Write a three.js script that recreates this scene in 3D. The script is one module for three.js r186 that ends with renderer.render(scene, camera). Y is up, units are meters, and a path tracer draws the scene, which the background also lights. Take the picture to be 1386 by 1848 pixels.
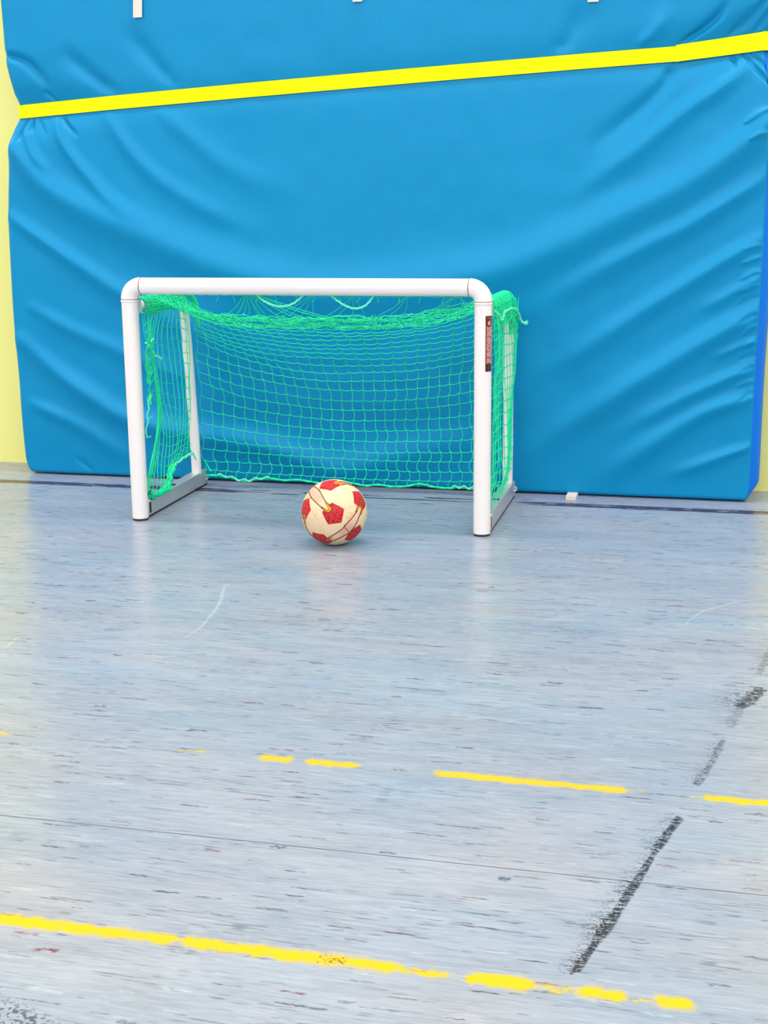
import * as THREE from 'three';
import { RoundedBoxGeometry } from 'three/addons/geometries/RoundedBoxGeometry.js';
import { mergeGeometries } from 'three/addons/utils/BufferGeometryUtils.js';
import { RectAreaLightUniformsLib } from 'three/addons/lights/RectAreaLightUniformsLib.js';

// ---------------------------------------------------------------- camera, exposure, large lights
const scene = new THREE.Scene();
const camera = new THREE.PerspectiveCamera(40.9075, 1386 / 1848, 0.05, 60);
camera.rotation.order = 'YXZ';
camera.position.set(1.2796, 1.0324, 4.1293);
camera.rotation.set(-0.2245, 0.2423, -0.0101);

const renderer = new THREE.WebGLRenderer({ antialias: true });
renderer.toneMapping = THREE.LinearToneMapping;
renderer.toneMappingExposure = 0.87;
renderer.shadowMap.enabled = true;
RectAreaLightUniformsLib.init();

// the hall's ceiling luminaires: [x, z]; every one is a fitting with an area light of its own size
const LAMP_SPOTS = [];
for (const z of [0.3, 6.2, 9.4, 12.4]) for (const x of [-4.2, 0.4, 5.0]) LAMP_SPOTS.push([x, z]);
const LAMP_SIZE = [3.0, 0.9], LAMP_Y = 5.55, LAMP_LIGHT = 17, LAMP_COLOR = 0xfff8fb;

// ---------------------------------------------------------------- helpers
function rng(seed) {
  let a = seed >>> 0;
  return () => { a = (a + 0x6d2b79f5) >>> 0; let t = Math.imul(a ^ (a >>> 15), 1 | a); t = (t + Math.imul(t ^ (t >>> 7), 61 | t)) ^ t; return ((t ^ (t >>> 14)) >>> 0) / 4294967296; };
}
function hash2(i, j, s) { let h = Math.imul(i, 374761393) + Math.imul(j, 668265263) + Math.imul(s, 1442695041); h = Math.imul(h ^ (h >>> 13), 1274126177); return ((h ^ (h >>> 16)) >>> 0) / 4294967296; }
function noise(x, y, s = 0) {
  const i = Math.floor(x), j = Math.floor(y); let u = x - i, v = y - j; u = u * u * (3 - 2 * u); v = v * v * (3 - 2 * v);
  const a = hash2(i, j, s), b = hash2(i + 1, j, s), c = hash2(i, j + 1, s), d = hash2(i + 1, j + 1, s);
  return a + (b - a) * u + (c - a) * v + (a - b - c + d) * u * v;
}
const clamp = (x, a = 0, b = 1) => Math.min(b, Math.max(a, x));
const smooth = (a, b, x) => { const t = clamp((x - a) / (b - a)); return t * t * (3 - 2 * t); };
const lerp = (a, b, t) => a + (b - a) * t;
function cr(p0, p1, p2, p3, t) { return 0.5 * (2 * p1 + (p2 - p0) * t + (2 * p0 - 5 * p1 + 4 * p2 - p3) * t * t + (3 * p1 - p0 - 3 * p2 + p3) * t * t * t); }
function curveAt(pts, t) {                    // Catmull-Rom through points (arrays of any size), t in 0..1
  const n = pts.length - 1, f = clamp(t) * n, i = Math.min(n - 1, Math.floor(f)), k = f - i;
  const g = (q) => pts[Math.min(n, Math.max(0, q))];
  return pts[0].map((_, c) => cr(g(i - 1)[c], g(i)[c], g(i + 1)[c], g(i + 2)[c], k));
}
const resample = (pts, n) => Array.from({ length: n + 1 }, (_, k) => curveAt(pts, k / n));
function table(rows, x) {                     // piecewise linear with eased joints: rows of [x, a, b, ...]
  if (x <= rows[0][0]) return rows[0].slice(1);
  for (let i = 1; i < rows.length; i++) if (x <= rows[i][0]) {
    const t = (x - rows[i - 1][0]) / (rows[i][0] - rows[i - 1][0]), g = (q) => rows[Math.min(rows.length - 1, Math.max(0, q))];
    return rows[0].slice(1).map((_, c) => cr(g(i - 2)[c + 1], g(i - 1)[c + 1], g(i)[c + 1], g(i + 1)[c + 1], t));
  }
  return rows[rows.length - 1].slice(1);
}
const mat = (color, roughness, more = {}) => new THREE.MeshPhysicalMaterial({ color: Array.isArray(color) ? new THREE.Color().setRGB(...color) : color, roughness, ...more });
function part(name, geometry, material, parent, label) {
  const m = new THREE.Mesh(geometry, material); m.name = name; m.castShadow = m.receiveShadow = true; (parent || scene).add(m);
  if (label) m.userData.label = label;
  return m;
}
function tag(o, label, category, group, kind) { o.userData.label = label; o.userData.category = category; if (group) o.userData.group = group; if (kind) o.userData.kind = kind; return o; }
function structure(name, geometry, material, label, category) { const m = part(name, geometry, material); tag(m, label, category, null, 'structure'); return m; }
function gridGeometry(nu, nv, fn, uvScale = [1, 1]) {   // fn(u, v) -> [x, y, z]
  const pos = new Float32Array((nu + 1) * (nv + 1) * 3), uv = new Float32Array((nu + 1) * (nv + 1) * 2), idx = [];
  for (let j = 0; j <= nv; j++) for (let i = 0; i <= nu; i++) {
    const k = j * (nu + 1) + i, p = fn(i / nu, j / nv); pos.set(p, k * 3); uv[k * 2] = i / nu * uvScale[0]; uv[k * 2 + 1] = j / nv * uvScale[1];
    if (i < nu && j < nv) idx.push(k, k + 1, k + nu + 2, k, k + nu + 2, k + nu + 1);
  }
  const g = new THREE.BufferGeometry(); g.setAttribute('position', new THREE.BufferAttribute(pos, 3)); g.setAttribute('uv', new THREE.BufferAttribute(uv, 2)); g.setIndex(idx); g.computeVertexNormals(); return g;
}
class Cords {                                  // many thin round cords joined into one geometry
  constructor() { this.p = []; this.n = []; this.i = []; }
  add(pts, r, sides = 5) {
    const V = pts.map((q) => new THREE.Vector3(...q)), N = V.length; if (N < 2) return this;
    const T = V.map((_, k) => new THREE.Vector3().subVectors(V[Math.min(N - 1, k + 1)], V[Math.max(0, k - 1)]).normalize());
    let a = Math.abs(T[0].y) < 0.9 ? new THREE.Vector3(0, 1, 0) : new THREE.Vector3(1, 0, 0);
    const base = this.p.length / 3;
    for (let k = 0; k < N; k++) {
      a = a.clone().addScaledVector(T[k], -a.dot(T[k])).normalize(); const b = new THREE.Vector3().crossVectors(T[k], a), rr = typeof r === 'function' ? r(k / (N - 1)) : r;
      for (let s = 0; s < sides; s++) { const c = Math.cos(s / sides * 6.2832), d = Math.sin(s / sides * 6.2832), nx = a.x * c + b.x * d, ny = a.y * c + b.y * d, nz = a.z * c + b.z * d; this.n.push(nx, ny, nz); this.p.push(V[k].x + nx * rr, V[k].y + ny * rr, V[k].z + nz * rr); }
      if (k) for (let s = 0; s < sides; s++) { const s1 = (s + 1) % sides, u = base + (k - 1) * sides, w = u + sides; this.i.push(u + s, u + s1, w + s1, u + s, w + s1, w + s); }
    }
    for (const e of [0, 1]) for (let s = 1; s < sides - 1; s++) { const u = base + (e ? (N - 1) * sides : 0); this.i.push(u, e ? u + s : u + s + 1, e ? u + s + 1 : u + s); }
    return this;
  }
  knot(q, r) { const g = [[1, 0, 0], [-1, 0, 0], [0, 1, 0], [0, -1, 0], [0, 0, 1], [0, 0, -1]], b = this.p.length / 3; for (const d of g) { this.p.push(q[0] + d[0] * r, q[1] + d[1] * r, q[2] + d[2] * r); this.n.push(...d); } for (const f of [[0, 2, 4], [2, 1, 4], [1, 3, 4], [3, 0, 4], [2, 0, 5], [1, 2, 5], [3, 1, 5], [0, 3, 5]]) this.i.push(b + f[0], b + f[1], b + f[2]); return this; }
  build() { const g = new THREE.BufferGeometry(); g.setAttribute('position', new THREE.Float32BufferAttribute(this.p, 3)); g.setAttribute('normal', new THREE.Float32BufferAttribute(this.n, 3)); g.setAttribute('uv', new THREE.Float32BufferAttribute(new Float32Array(this.p.length / 3 * 2), 2)); g.setIndex(this.i); return g; }
}
function dataTexture(w, h, fill, srgb) {       // fill(i, j) -> [r, g, b] 0..255
  const d = new Uint8Array(w * h * 4);
  for (let j = 0; j < h; j++) for (let i = 0; i < w; i++) { const c = fill(i, j), k = (j * w + i) * 4; d[k] = c[0]; d[k + 1] = c[1]; d[k + 2] = c[2]; d[k + 3] = 255; }
  return finish(d, w, h, srgb);
}
function finish(d, w, h, srgb) { const t = new THREE.DataTexture(d, w, h); t.magFilter = THREE.LinearFilter; t.minFilter = THREE.LinearMipmapLinearFilter; t.generateMipmaps = true; if (srgb) t.colorSpace = THREE.SRGBColorSpace; t.needsUpdate = true; return t; }

// ---------------------------------------------------------------- measured lines, in metres (folds of the mat in millimetres: height, width, course)
const FOLDS = [
  [14, 70, [[-1292, 1222], [-1197, 1111], [-1091, 1040], [-940, 969], [-790, 909], [-620, 839], [-410, 766], [-79, 703], [245, 734], [519, 786], [709, 861], [912, 958], [1153, 1076], [1316, 1190], [1389, 1252]]],
  [8, 40, [[-1320, 978], [-1234, 921], [-1104, 835], [-911, 714], [-718, 608], [-461, 530]]],
  [5, 40, [[-1254, 644], [-1100, 562], [-935, 496], [-727, 413], [-468, 356]]],
  [11, 55, [[-1310, 518], [-1266, 483], [-1161, 394], [-1019, 302], [-904, 237], [-672, 180], [-395, 147], [-179, 88], [-63, 63], [140, 112], [338, 173], [433, 208], [592, 341], [717, 441]]],
  [6, 40, [[-1276, 274], [-1076, 190], [-932, 102], [-789, 64]]],
  [-2, 12, [[-1136, 80], [-1087, 47], [-1043, 10]]],
  [9, 45, [[1397, 1091], [1158, 938], [1028, 875], [824, 765], [636, 651], [521, 592]]],
  [8, 40, [[1383, 889], [1216, 784], [1139, 733], [959, 616], [792, 500], [582, 380]]],
  [5, 25, [[1392, 767], [1260, 689], [1161, 637]]],
  [10, 50, [[1394, 658], [1174, 522], [1002, 409], [770, 252], [595, 120], [485, 80]]],
  [4, 16, [[1384, 562], [1275, 508], [1222, 479]]],
  [7, 32, [[1392, 473], [1180, 371], [1062, 305], [876, 193]]],
  [9, 42, [[1383, 368], [1229, 309], [1091, 219], [901, 79], [802, 32]]],
  [6, 26, [[1388, 198], [1290, 158], [1190, 116], [1070, 72]]],
  [7, 30, [[-1120, 1326], [-1089, 1234], [-987, 1108], [-883, 1015], [-703, 919]]],
  [5, 40, [[-918, 1335], [-818, 1194], [-674, 1075], [-446, 957], [-239, 897]]],
  [4, 50, [[-703, 1345], [-592, 1248], [-419, 1130], [-153, 1050]]],
  [6, 20, [[-1247, 1290], [-1209, 1200], [-1130, 1120]]],
  [-6, 7, [[-1221, 1342], [-1220, 1315], [-1221, 1271]]],
  [-5, 7, [[-1238, 1342], [-1260, 1290], [-1283, 1231]]],
  [-6, 9, [[-1101, 1345], [-1077, 1304], [-1028, 1256]]],
  [-4, 8, [[-1198, 1341], [-1179, 1298], [-1156, 1255]]],
  [-6, 30, [[1087, 1462], [1061, 1390], [992, 1322], [886, 1237], [778, 1149]]],
  [7, 40, [[1321, 1434], [1221, 1360], [1118, 1293], [978, 1182], [799, 1059], [632, 969]]],
  [-6, 8, [[1302, 1482], [1342, 1433], [1389, 1381]]],
  [-5, 7, [[1328, 1481], [1355, 1453], [1391, 1418]]],
  [-6, 8, [[1268, 1478], [1275, 1459], [1282, 1438]]],
  [4, 10, [[1323, 1262], [1356, 1286], [1393, 1304]]],
  [4, 10, [[1342, 1210], [1370, 1223], [1397, 1226]]],
  [-7, 20, [[-1307, 1557], [-1212, 1520], [-1121, 1409]]],
  [-6, 30, [[-1108, 1585], [-976, 1480], [-875, 1410]]],
  [-5, 35, [[-846, 1651], [-737, 1525], [-657, 1439]]],
  [-5, 8, [[-1302, 1505], [-1285, 1437], [-1249, 1378]]],
  [-5, 8, [[-1174, 1434], [-1143, 1410], [-1112, 1382]]],
  [-8, 15, [[1103, 1512], [1191, 1570], [1237, 1616], [1259, 1671]]],
  [-6, 15, [[1262, 1537], [1334, 1598], [1363, 1634]]],
  [-4, 10, [[1337, 1545], [1375, 1592], [1397, 1624]]],
  [-4, 40, [[803, 1657], [751, 1556], [698, 1488]]],
  [5, 30, [[969, 1496], [1029, 1563], [1078, 1646]]],
  [2, 9, [[1391, 871], [1370, 866], [1341, 859]]],
  [3, 9, [[1391, 833], [1370, 826], [1333, 811]]],
  [3, 9, [[1391, 785], [1370, 783], [1334, 762]]],
  [2, 9, [[1391, 741], [1370, 735], [1333, 718]]],
  [-2, 9, [[1392, 699], [1370, 697], [1332, 674]]],
  [-2, 9, [[1392, 641], [1371, 640], [1339, 619]]],
  [2, 9, [[1392, 604], [1371, 602], [1347, 579]]],
  [3, 9, [[1392, 553], [1371, 547], [1354, 537]]],
  [-2, 9, [[1393, 511], [1371, 505], [1341, 493]]],
  [-2, 9, [[1393, 469], [1371, 465], [1348, 453]]],
  [2, 9, [[1393, 420], [1372, 419], [1338, 403]]],
  [-2, 9, [[1393, 381], [1372, 375], [1351, 358]]],
];
const STRAP_A = [[-1.256, 1.358], [-1.065, 1.365], [-0.677, 1.386], [-0.264, 1.409], [0.133, 1.432], [0.421, 1.449], [0.699, 1.465], [0.916, 1.475], [1.092, 1.482]];
const STRAP_B = [[1.092, 1.483], [1.180, 1.493], [1.267, 1.502], [1.379, 1.514], [1.403, 1.516]];
const SCUFF_A = [[1.123, 2.424], [1.157, 2.288], [1.188, 2.153], [1.216, 2.022], [1.243, 1.918]];
const SCUFF_B = [[1.270, 1.766], [1.295, 1.658], [1.315, 1.544]];
const SCUFF_C = [[1.329, 1.467], [1.347, 1.369]];
const SCUFF_D = [[1.351, 1.349], [1.391, 1.246]];
const SCUFF_E = [[1.391, 1.135], [1.422, 0.952]];
const SCRATCH_A = [[-0.005, 0.638], [-0.017, 0.715], [0.023, 0.853], [0.040, 0.951], [0.054, 1.077], [0.047, 1.160]];
const SCRATCH_B = [[1.221, 0.821], [1.231, 0.758], [1.264, 0.678], [1.346, 0.581], [1.426, 0.528]];
const SCRATCH_C = [[-0.344, 1.338], [-0.349, 1.288], [-0.356, 1.237]];
const SCRATCH_D = [[0.882, 0.846], [0.938, 0.796], [0.983, 0.757]];
const CORNER_PATCH = [[0.377, 2.650], [0.427, 2.652], [0.487, 2.700], [0.421, 2.730]];
const LINE_NEAR = [[0.094, 2.473, 0.395, 2.474, 1], [0.395, 2.474, 0.542, 2.474, 0.85], [0.542, 2.474, 0.580, 2.474, 0.45], [0.580, 2.474, 0.790, 2.474, 1.1], [0.790, 2.474, 0.870, 2.475, 0.7], [0.870, 2.475, 0.947, 2.475, 0.55], [0.947, 2.475, 0.993, 2.475, 0.25], [0.995, 2.475, 1.061, 2.475, 1.1], [1.087, 2.475, 1.125, 2.475, 0.5], [1.143, 2.475, 1.179, 2.475, 0.9], [1.179, 2.475, 1.244, 2.475, 0.3], [1.246, 2.475, 1.270, 2.475, 0.9]];
const LINE_FAR = [[-0.135, 1.816, -0.055, 1.816, 0.4], [0.304, 1.818, 0.367, 1.818, 0.3], [0.471, 1.818, 0.514, 1.819, 0.8], [0.564, 1.819, 0.647, 1.819, 0.9], [0.700, 1.819, 0.759, 1.819, 0.2], [0.809, 1.820, 1.138, 1.821, 1], [1.138, 1.821, 1.177, 1.821, 0.4], [1.240, 1.821, 1.271, 1.821, 0.2], [1.290, 1.821, 1.405, 1.822, 1]];
const LINE_BACK_Z = [-0.4878, -0.4923];
const LEFT_NET = [
  [[-0.076, 0.698], [-0.076, 0.630], [-0.083, 0.575], [-0.133, 0.487], [-0.168, 0.379], [-0.174, 0.303], [-0.117, 0.198], [-0.055, 0.116], [-0.050, 0.079]],
  [[-0.150, 0.696], [-0.123, 0.635], [-0.121, 0.575], [-0.156, 0.480], [-0.188, 0.377], [-0.187, 0.291], [-0.146, 0.193], [-0.092, 0.112], [-0.082, 0.064]],
  [[-0.245, 0.689], [-0.197, 0.619], [-0.193, 0.545], [-0.205, 0.440], [-0.223, 0.343], [-0.228, 0.256], [-0.208, 0.172], [-0.189, 0.104], [-0.174, 0.055]],
  [[-0.358, 0.673], [-0.334, 0.597], [-0.338, 0.501], [-0.337, 0.404], [-0.336, 0.307], [-0.338, 0.237], [-0.326, 0.180], [-0.296, 0.142], [-0.263, 0.129]],
  [[-0.450, 0.654], [-0.457, 0.576], [-0.457, 0.478], [-0.456, 0.378], [-0.457, 0.288], [-0.456, 0.228], [-0.456, 0.187], [-0.459, 0.161], [-0.457, 0.143]],
];
const TEAR_KNOT_A = [[-0.063, 0.577], [-0.100, 0.577], [-0.138, 0.584]];
const TEAR_KNOT_B = [[-0.085, 0.571], [-0.110, 0.550], [-0.155, 0.527], [-0.201, 0.507], [-0.173, 0.521], [-0.136, 0.529]];
const LOOSE_END = [[-0.088, 0.406], [-0.069, 0.366], [-0.054, 0.322], [-0.038, 0.269]];
const BOTTOM_BUNCH = [[-0.256, 0.130], [-0.227, 0.104], [-0.214, 0.079], [-0.182, 0.063], [-0.122, 0.060], [-0.056, 0.066], [-0.039, 0.085]];
const BOTTOM_TIE = [[-0.449, 0.144], [-0.400, 0.143], [-0.341, 0.140], [-0.256, 0.130]];
const TORN_CORD = [[0.595, 0.693, -0.044], [0.600, 0.678, -0.102], [0.602, 0.656, -0.159], [0.602, 0.677, -0.217], [0.602, 0.677, -0.290], [0.602, 0.676, -0.391]];
const TORN_CORD_TAIL = [[0.595, 0.672, -0.440], [0.603, 0.664, -0.480], [0.607, 0.646, -0.520], [0.608, 0.626, -0.550], [0.619, 0.612, -0.560], [0.629, 0.617, -0.570], [0.625, 0.606, -0.570]];
const LOOP_A = [[-0.150, 0.745], [-0.133, 0.727], [-0.104, 0.712], [-0.068, 0.705], [-0.031, 0.714], [-0.000, 0.737], [0.007, 0.749]];
const LOOP_B = [[0.088, 0.749], [0.102, 0.734], [0.134, 0.712], [0.169, 0.701], [0.201, 0.709], [0.222, 0.730], [0.233, 0.747]];

// ---------------------------------------------------------------- floor covering: speckled sheet vinyl with worn court lines
// print and wear on the sheets, in metres (x, z)
function segDist(px, pz, a, b) { const dx = b[0] - a[0], dz = b[1] - a[1], l = dx * dx + dz * dz, t = l ? clamp(((px - a[0]) * dx + (pz - a[1]) * dz) / l) : 0; return [Math.hypot(px - a[0] - dx * t, pz - a[1] - dz * t), t, (px - a[0]) * dz - (pz - a[1]) * dx]; }
const markBox = (pts, m) => [Math.min(...pts.map((q) => q[0])) - m, Math.max(...pts.map((q) => q[0])) + m, Math.min(...pts.map((q) => q[1])) - m, Math.max(...pts.map((q) => q[1])) + m];
const SCUFFS = [[SCUFF_A, 0.011, 1], [SCUFF_B, 0.012, 0.45], [SCUFF_C, 0.016, 0.3], [SCUFF_D, 0.024, 1], [SCUFF_E, 0.014, 0.3]].map((s) => [...s, markBox(s[0], 0.09)]);
const SCRATCHES = [[SCRATCH_A, 0.006, 0.42], [SCRATCH_B, 0.0045, 0.34], [SCRATCH_C, 0.003, 0.4], [SCRATCH_D, 0.02, 0.14]].map((s) => [...s, markBox(s[0], 0.05)]);
const within = (x, z, b) => x > b[0] && x < b[1] && z > b[2] && z < b[3];
function sheetTexture(x0, x1, z0, z1, w, h, seed, wrap) {
  const buf = new Float32Array(w * h * 3), sx = w / (x1 - x0), sz = h / (z1 - z0);
  const X = (i) => x0 + (i + 0.5) / sx, Z = (j) => z0 + (j + 0.5) / sz;
  const P = wrap ? Math.round((x1 - x0) * 64) : 0;
  for (let j = 0; j < h; j++) for (let i = 0; i < w; i++) {
    const x = X(i), z = Z(j), k = (j * w + i) * 3;
    const broad = noise(x * 2.3, z * 5, 1) - 0.5, patch = noise(x * 7, z * 30, 2) - 0.5, streak = noise(x * 22, z * 260, 3) - 0.5, fine = noise(x * 60, z * 620, 4) - 0.5, hue = noise(x * 4, z * 9, 5) - 0.5, hue2 = noise(x * 9, z * 26, 6) - 0.5;
    let l = 148 + broad * 6 + patch * 9 + streak * 12 + fine * 12;
    const dark = smooth(0.72, 0.95, noise(x * 30, z * 330, 7)) * smooth(0.45, 0.8, noise(x * 6, z * 40, 8)); l -= dark * 30;
    buf[k] = l - 2 + hue * 9 + hue2 * 6; buf[k + 1] = l + 8 + hue2 * 3; buf[k + 2] = l + 26 - hue * 6;
  }
  // flecks pressed into the vinyl, all lying along the sheet
  const R = rng(seed), area = (x1 - x0) * (z1 - z0);
  const spot = (cx, cz, len, thick, col, str, s) => {
    const i0 = Math.floor((cx - len - x0) * sx), i1 = Math.ceil((cx + len - x0) * sx), j0 = Math.floor((cz - thick * 3 - z0) * sz), j1 = Math.ceil((cz + thick * 3 - z0) * sz);
    for (let j = Math.max(0, j0); j <= Math.min(h - 1, j1); j++) for (let i = i0; i <= i1; i++) {
      if (!wrap && (i < 0 || i >= w)) continue;
      const ii = ((i % w) + w) % w, x = x0 + (i + 0.5) / sx, z = Z(j), u = (x - cx) / len, bend = (noise(cx * 50 + u * 3, s, 11) - 0.5) * thick * 1.6, v = (z - cz - bend) / (thick * (0.45 + 0.9 * noise(x * 90, s, 12)));
      let a = Math.exp(-v * v) * smooth(1, 0.6, Math.abs(u)) * str * (0.35 + 0.65 * smooth(0.25, 0.6, noise(x * 170, z * 700, 13)));
      if (a < 0.02) continue; a = Math.min(a, 0.95);
      const k = (j * w + ii) * 3; for (let c = 0; c < 3; c++) buf[k + c] += (col[c] - buf[k + c]) * a;
    }
  };
  const tones = [[50, 62, 76], [66, 78, 92], [40, 46, 64], [80, 46, 58], [56, 74, 86], [76, 90, 104]];
  for (let n = 0; n < area * 420; n++) spot(lerp(x0, x1, R()), lerp(z0, z1, R()), 0.006 + 0.02 * R(), 0.0006 + 0.0007 * R(), tones[Math.floor(R() * 6)], 0.25 + 0.35 * R(), n);
  for (let n = 0; n < area * 90; n++) spot(lerp(x0, x1, R()), lerp(z0, z1, R()), 0.014 + 0.04 * R() * R(), 0.0008 + 0.0012 * R(), tones[Math.floor(R() * 6)], 0.6 + 0.45 * R(), n + 5000);
  for (let n = 0; n < area * 22; n++) spot(lerp(x0, x1, R()), lerp(z0, z1, R()), 0.010 + 0.022 * R(), 0.0018 + 0.0022 * R(), R() < 0.6 ? [98, 46, 62] : [54, 62, 80], 0.55 + 0.4 * R(), n + 9000);
  for (let n = 0; n < area * 150; n++) spot(lerp(x0, x1, R()), lerp(z0, z1, R()), 0.008 + 0.03 * R(), 0.0009 + 0.002 * R(), R() < 0.25 ? [178, 170, 180] : [178, 192, 200], 0.25 + 0.4 * R(), n + 12000);
  if (!wrap) for (let j = 0; j < h; j++) for (let i = 0; i < w; i++) {
    const x = X(i), z = Z(j), k = (j * w + i) * 3;
    if (!(Math.abs(z - 2.474) < 0.04 || Math.abs(z - 1.82) < 0.04 || Math.abs(z + 0.49) < 0.06 || (z > 2.6 && x < 0.56) || SCUFFS.some((s) => within(x, z, s[3])) || SCRATCHES.some((s) => within(x, z, s[3])))) continue;
    const put = (c, a) => { if (a > 0.01) for (let q = 0; q < 3; q++) buf[k + q] += (c[q] - buf[k + q]) * Math.min(1, a); };
    const rag = (noise(x * 60, z * 60, 21) - 0.5) * 0.008 + (noise(x * 240, z * 240, 22) - 0.5) * 0.005, grit = noise(x * 420, z * 420, 23), grit2 = noise(x * 150, z * 260, 24);
    for (const [list, half, nz] of [[LINE_NEAR, 0.0155, 2.474], [LINE_FAR, 0.0135, 1.82]]) if (Math.abs(z - nz) < 0.04) for (const s of list) {
      const e = segDist(x, z, [s[0], s[1]], [s[2], s[3]]); if (e[0] > 0.04) continue;
      const inner = smooth(half * (0.55 + 0.45 * Math.min(1, s[4])) + 0.002, half * 0.55 * Math.min(1.1, s[4]) - 0.001, e[0] + rag);
      const worn = s[4] > 0.6 ? 1 : smooth(1 - s[4] * 1.25, 1.15 - s[4] * 0.6, grit2 * 0.7 + grit * 0.3 + 0.12);
      put([238, 182, 4], inner * worn); if (s[4] > 0.6) put([190, 176, 130], smooth(half + 0.006, half, e[0] + rag) * (1 - inner) * 0.4);
      if (s[4] > 0.6 && Math.abs(x - 0.79) < 0.02) put([90, 66, 50], smooth(0.62, 0.75, grit) * inner * 0.7);
    }
    const backZ = lerp(LINE_BACK_Z[0], LINE_BACK_Z[1], clamp((x + 1.2) / 2.6));
    if (Math.abs(z - backZ) < 0.05) {
      const wearHere = smooth(-0.55, -0.35, x) * smooth(0.75, 0.6, x), a = smooth(0.03, 0.024, Math.abs(z - backZ) + rag * 0.5);
      put([58, 30, 44], a * lerp(0.92 - 0.5 * smooth(0.62, 0.72, noise(x * 26, z * 90, 25)), smooth(0.5, 0.62, noise(x * 9, z * 70, 26)) * 0.9, wearHere));
    }
    for (const [pts, half, str, area] of SCUFFS) {
      if (!within(x, z, area)) continue;
      if (x < pts[0][0] - 0.08 || x > pts[pts.length - 1][0] + 0.06 || z > pts[0][1] + 0.02 || z < pts[pts.length - 1][1] - 0.02) continue;
      let best = 9, side = 0, along = 0; for (let q = 1; q < pts.length; q++) { const e = segDist(x, z, pts[q - 1], pts[q]); if (e[0] < best) { best = e[0]; side = e[2]; along = (q - 1 + e[1]) / (pts.length - 1); } }
      const swell = 0.55 + 0.65 * noise(along * 9, half * 900, 27), left = side > 0 ? 1 : 0, reach = left ? half * 2.6 : half * 0.75;
      const core = smooth(half * swell, half * swell * 0.4, best), rub = left ? smooth(reach * swell * 1.6, 0, best) * 0.75 : smooth(reach, 0, best) * 0.4;
      put([46, 44, 52], (core * smooth(0.28, 0.58, grit * 0.35 + noise(x * 110, z * 560, 31) * 0.65) * 0.95 + rub * smooth(0.5, 0.72, grit * 0.5 + noise(x * 90, z * 520, 28) * 0.5)) * str);
    }
    for (const [pts, half, str, area] of SCRATCHES) {
      if (!within(x, z, area)) continue;
      let best = 9, along = 0; for (let q = 1; q < pts.length; q++) { const e = segDist(x, z, pts[q - 1], pts[q]); if (e[0] < best) { best = e[0]; along = (q - 1 + e[1]) / (pts.length - 1); } }
      put([200, 210, 216], smooth(half * (0.4 + Math.sin(along * 3.14)), half * 0.3, best) * str * (0.5 + 0.5 * Math.sin(along * 3.0 + 0.1)) * (0.6 + 0.4 * grit));
    }
    if (z > 2.6 && x < 0.56) { const a = smooth(0.0, 0.03, z - 2.645 - (x - 0.38) * 0.35) * smooth(0.52, 0.47, x) * smooth(0.5, 0.7, noise(x * 320, z * 260, 29) * 0.6 + noise(x * 60, z * 60, 30) * 0.4); put([62, 72, 92], a * 0.85); }
  }
  const d = new Uint8Array(w * h * 4);
  for (let k = 0; k < w * h; k++) { for (let c = 0; c < 3; c++) d[k * 4 + c] = clamp(buf[k * 3 + c], 0, 255); d[k * 4 + 3] = 255; }
  const t = finish(d, w, h, true); if (wrap) t.wrapS = t.wrapT = THREE.RepeatWrapping; return t;
}
const HALL = { x0: -7, x1: 8, z0: -0.848, z1: 14.2, top: 6 };
const floorLook = { roughness: 0.27, specularIntensity: 0.75, ior: 1.5 };
const sheetMaterial = (map) => new THREE.MeshPhysicalMaterial({ map, ...floorLook });
const plainSheet = sheetMaterial(sheetTexture(0, 1.6, 0, 1.6, 1024, 1024, 77, true));
const box = (x0, x1, y0, y1, z0, z1) => new THREE.BoxGeometry(x1 - x0, y1 - y0, z1 - z0).translate((x0 + x1) / 2, (y0 + y1) / 2, (z0 + z1) / 2);
const floor = structure('floor', box(HALL.x0 - 0.2, HALL.x1 + 0.2, -0.25, -0.003, HALL.z0 - 0.2, HALL.z1 + 0.2), mat([0.12, 0.12, 0.11], 0.9), 'pale blue grey vinyl sports floor with worn yellow lines', 'floor');
function sheet(z0, z1, xa, xb, za, zb, map) {   // a strip of vinyl; the marked stretch xa..xb carries its own print
  const g = new THREE.BufferGeometry(), pos = [], nor = [], uv = [], idx = [], y = 0;
  const quad = (x0, x1, q0, q1, f, slot) => { const b = pos.length / 3; for (const [x, z] of [[x0, q0], [x1, q0], [x1, q1], [x0, q1]]) { pos.push(x, y, z); nor.push(0, 1, 0); uv.push(...f(x, z)); } g.addGroup(idx.length, 6, slot); idx.push(b, b + 2, b + 1, b, b + 3, b + 2); };
  const tile = (x, z) => [x / 1.6, z / 1.6];
  if (map) { quad(HALL.x0, xa, z0, z1, tile, 0); quad(xb, HALL.x1, z0, z1, tile, 0); quad(xa, xb, za, zb, (x, z) => [(x - xa) / (xb - xa), (z - za) / (zb - za)], 1); if (zb < z1) quad(xa, xb, zb, z1, tile, 0); }
  else quad(HALL.x0, HALL.x1, z0, z1, tile, 0);
  g.setAttribute('position', new THREE.Float32BufferAttribute(pos, 3)); g.setAttribute('normal', new THREE.Float32BufferAttribute(nor, 3)); g.setAttribute('uv', new THREE.Float32BufferAttribute(uv, 2)); g.setIndex(idx);
  part('floor_sheet', g, map ? [plainSheet, sheetMaterial(map)] : [plainSheet], floor);
}
const SEAM = 0.0007;
sheet(HALL.z0, 0.43 - SEAM * 0.6, -1.75, 1.75, HALL.z0, 0.43 - SEAM * 0.6, sheetTexture(-1.75, 1.75, HALL.z0, 0.43, 2048, 748, 31));
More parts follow.
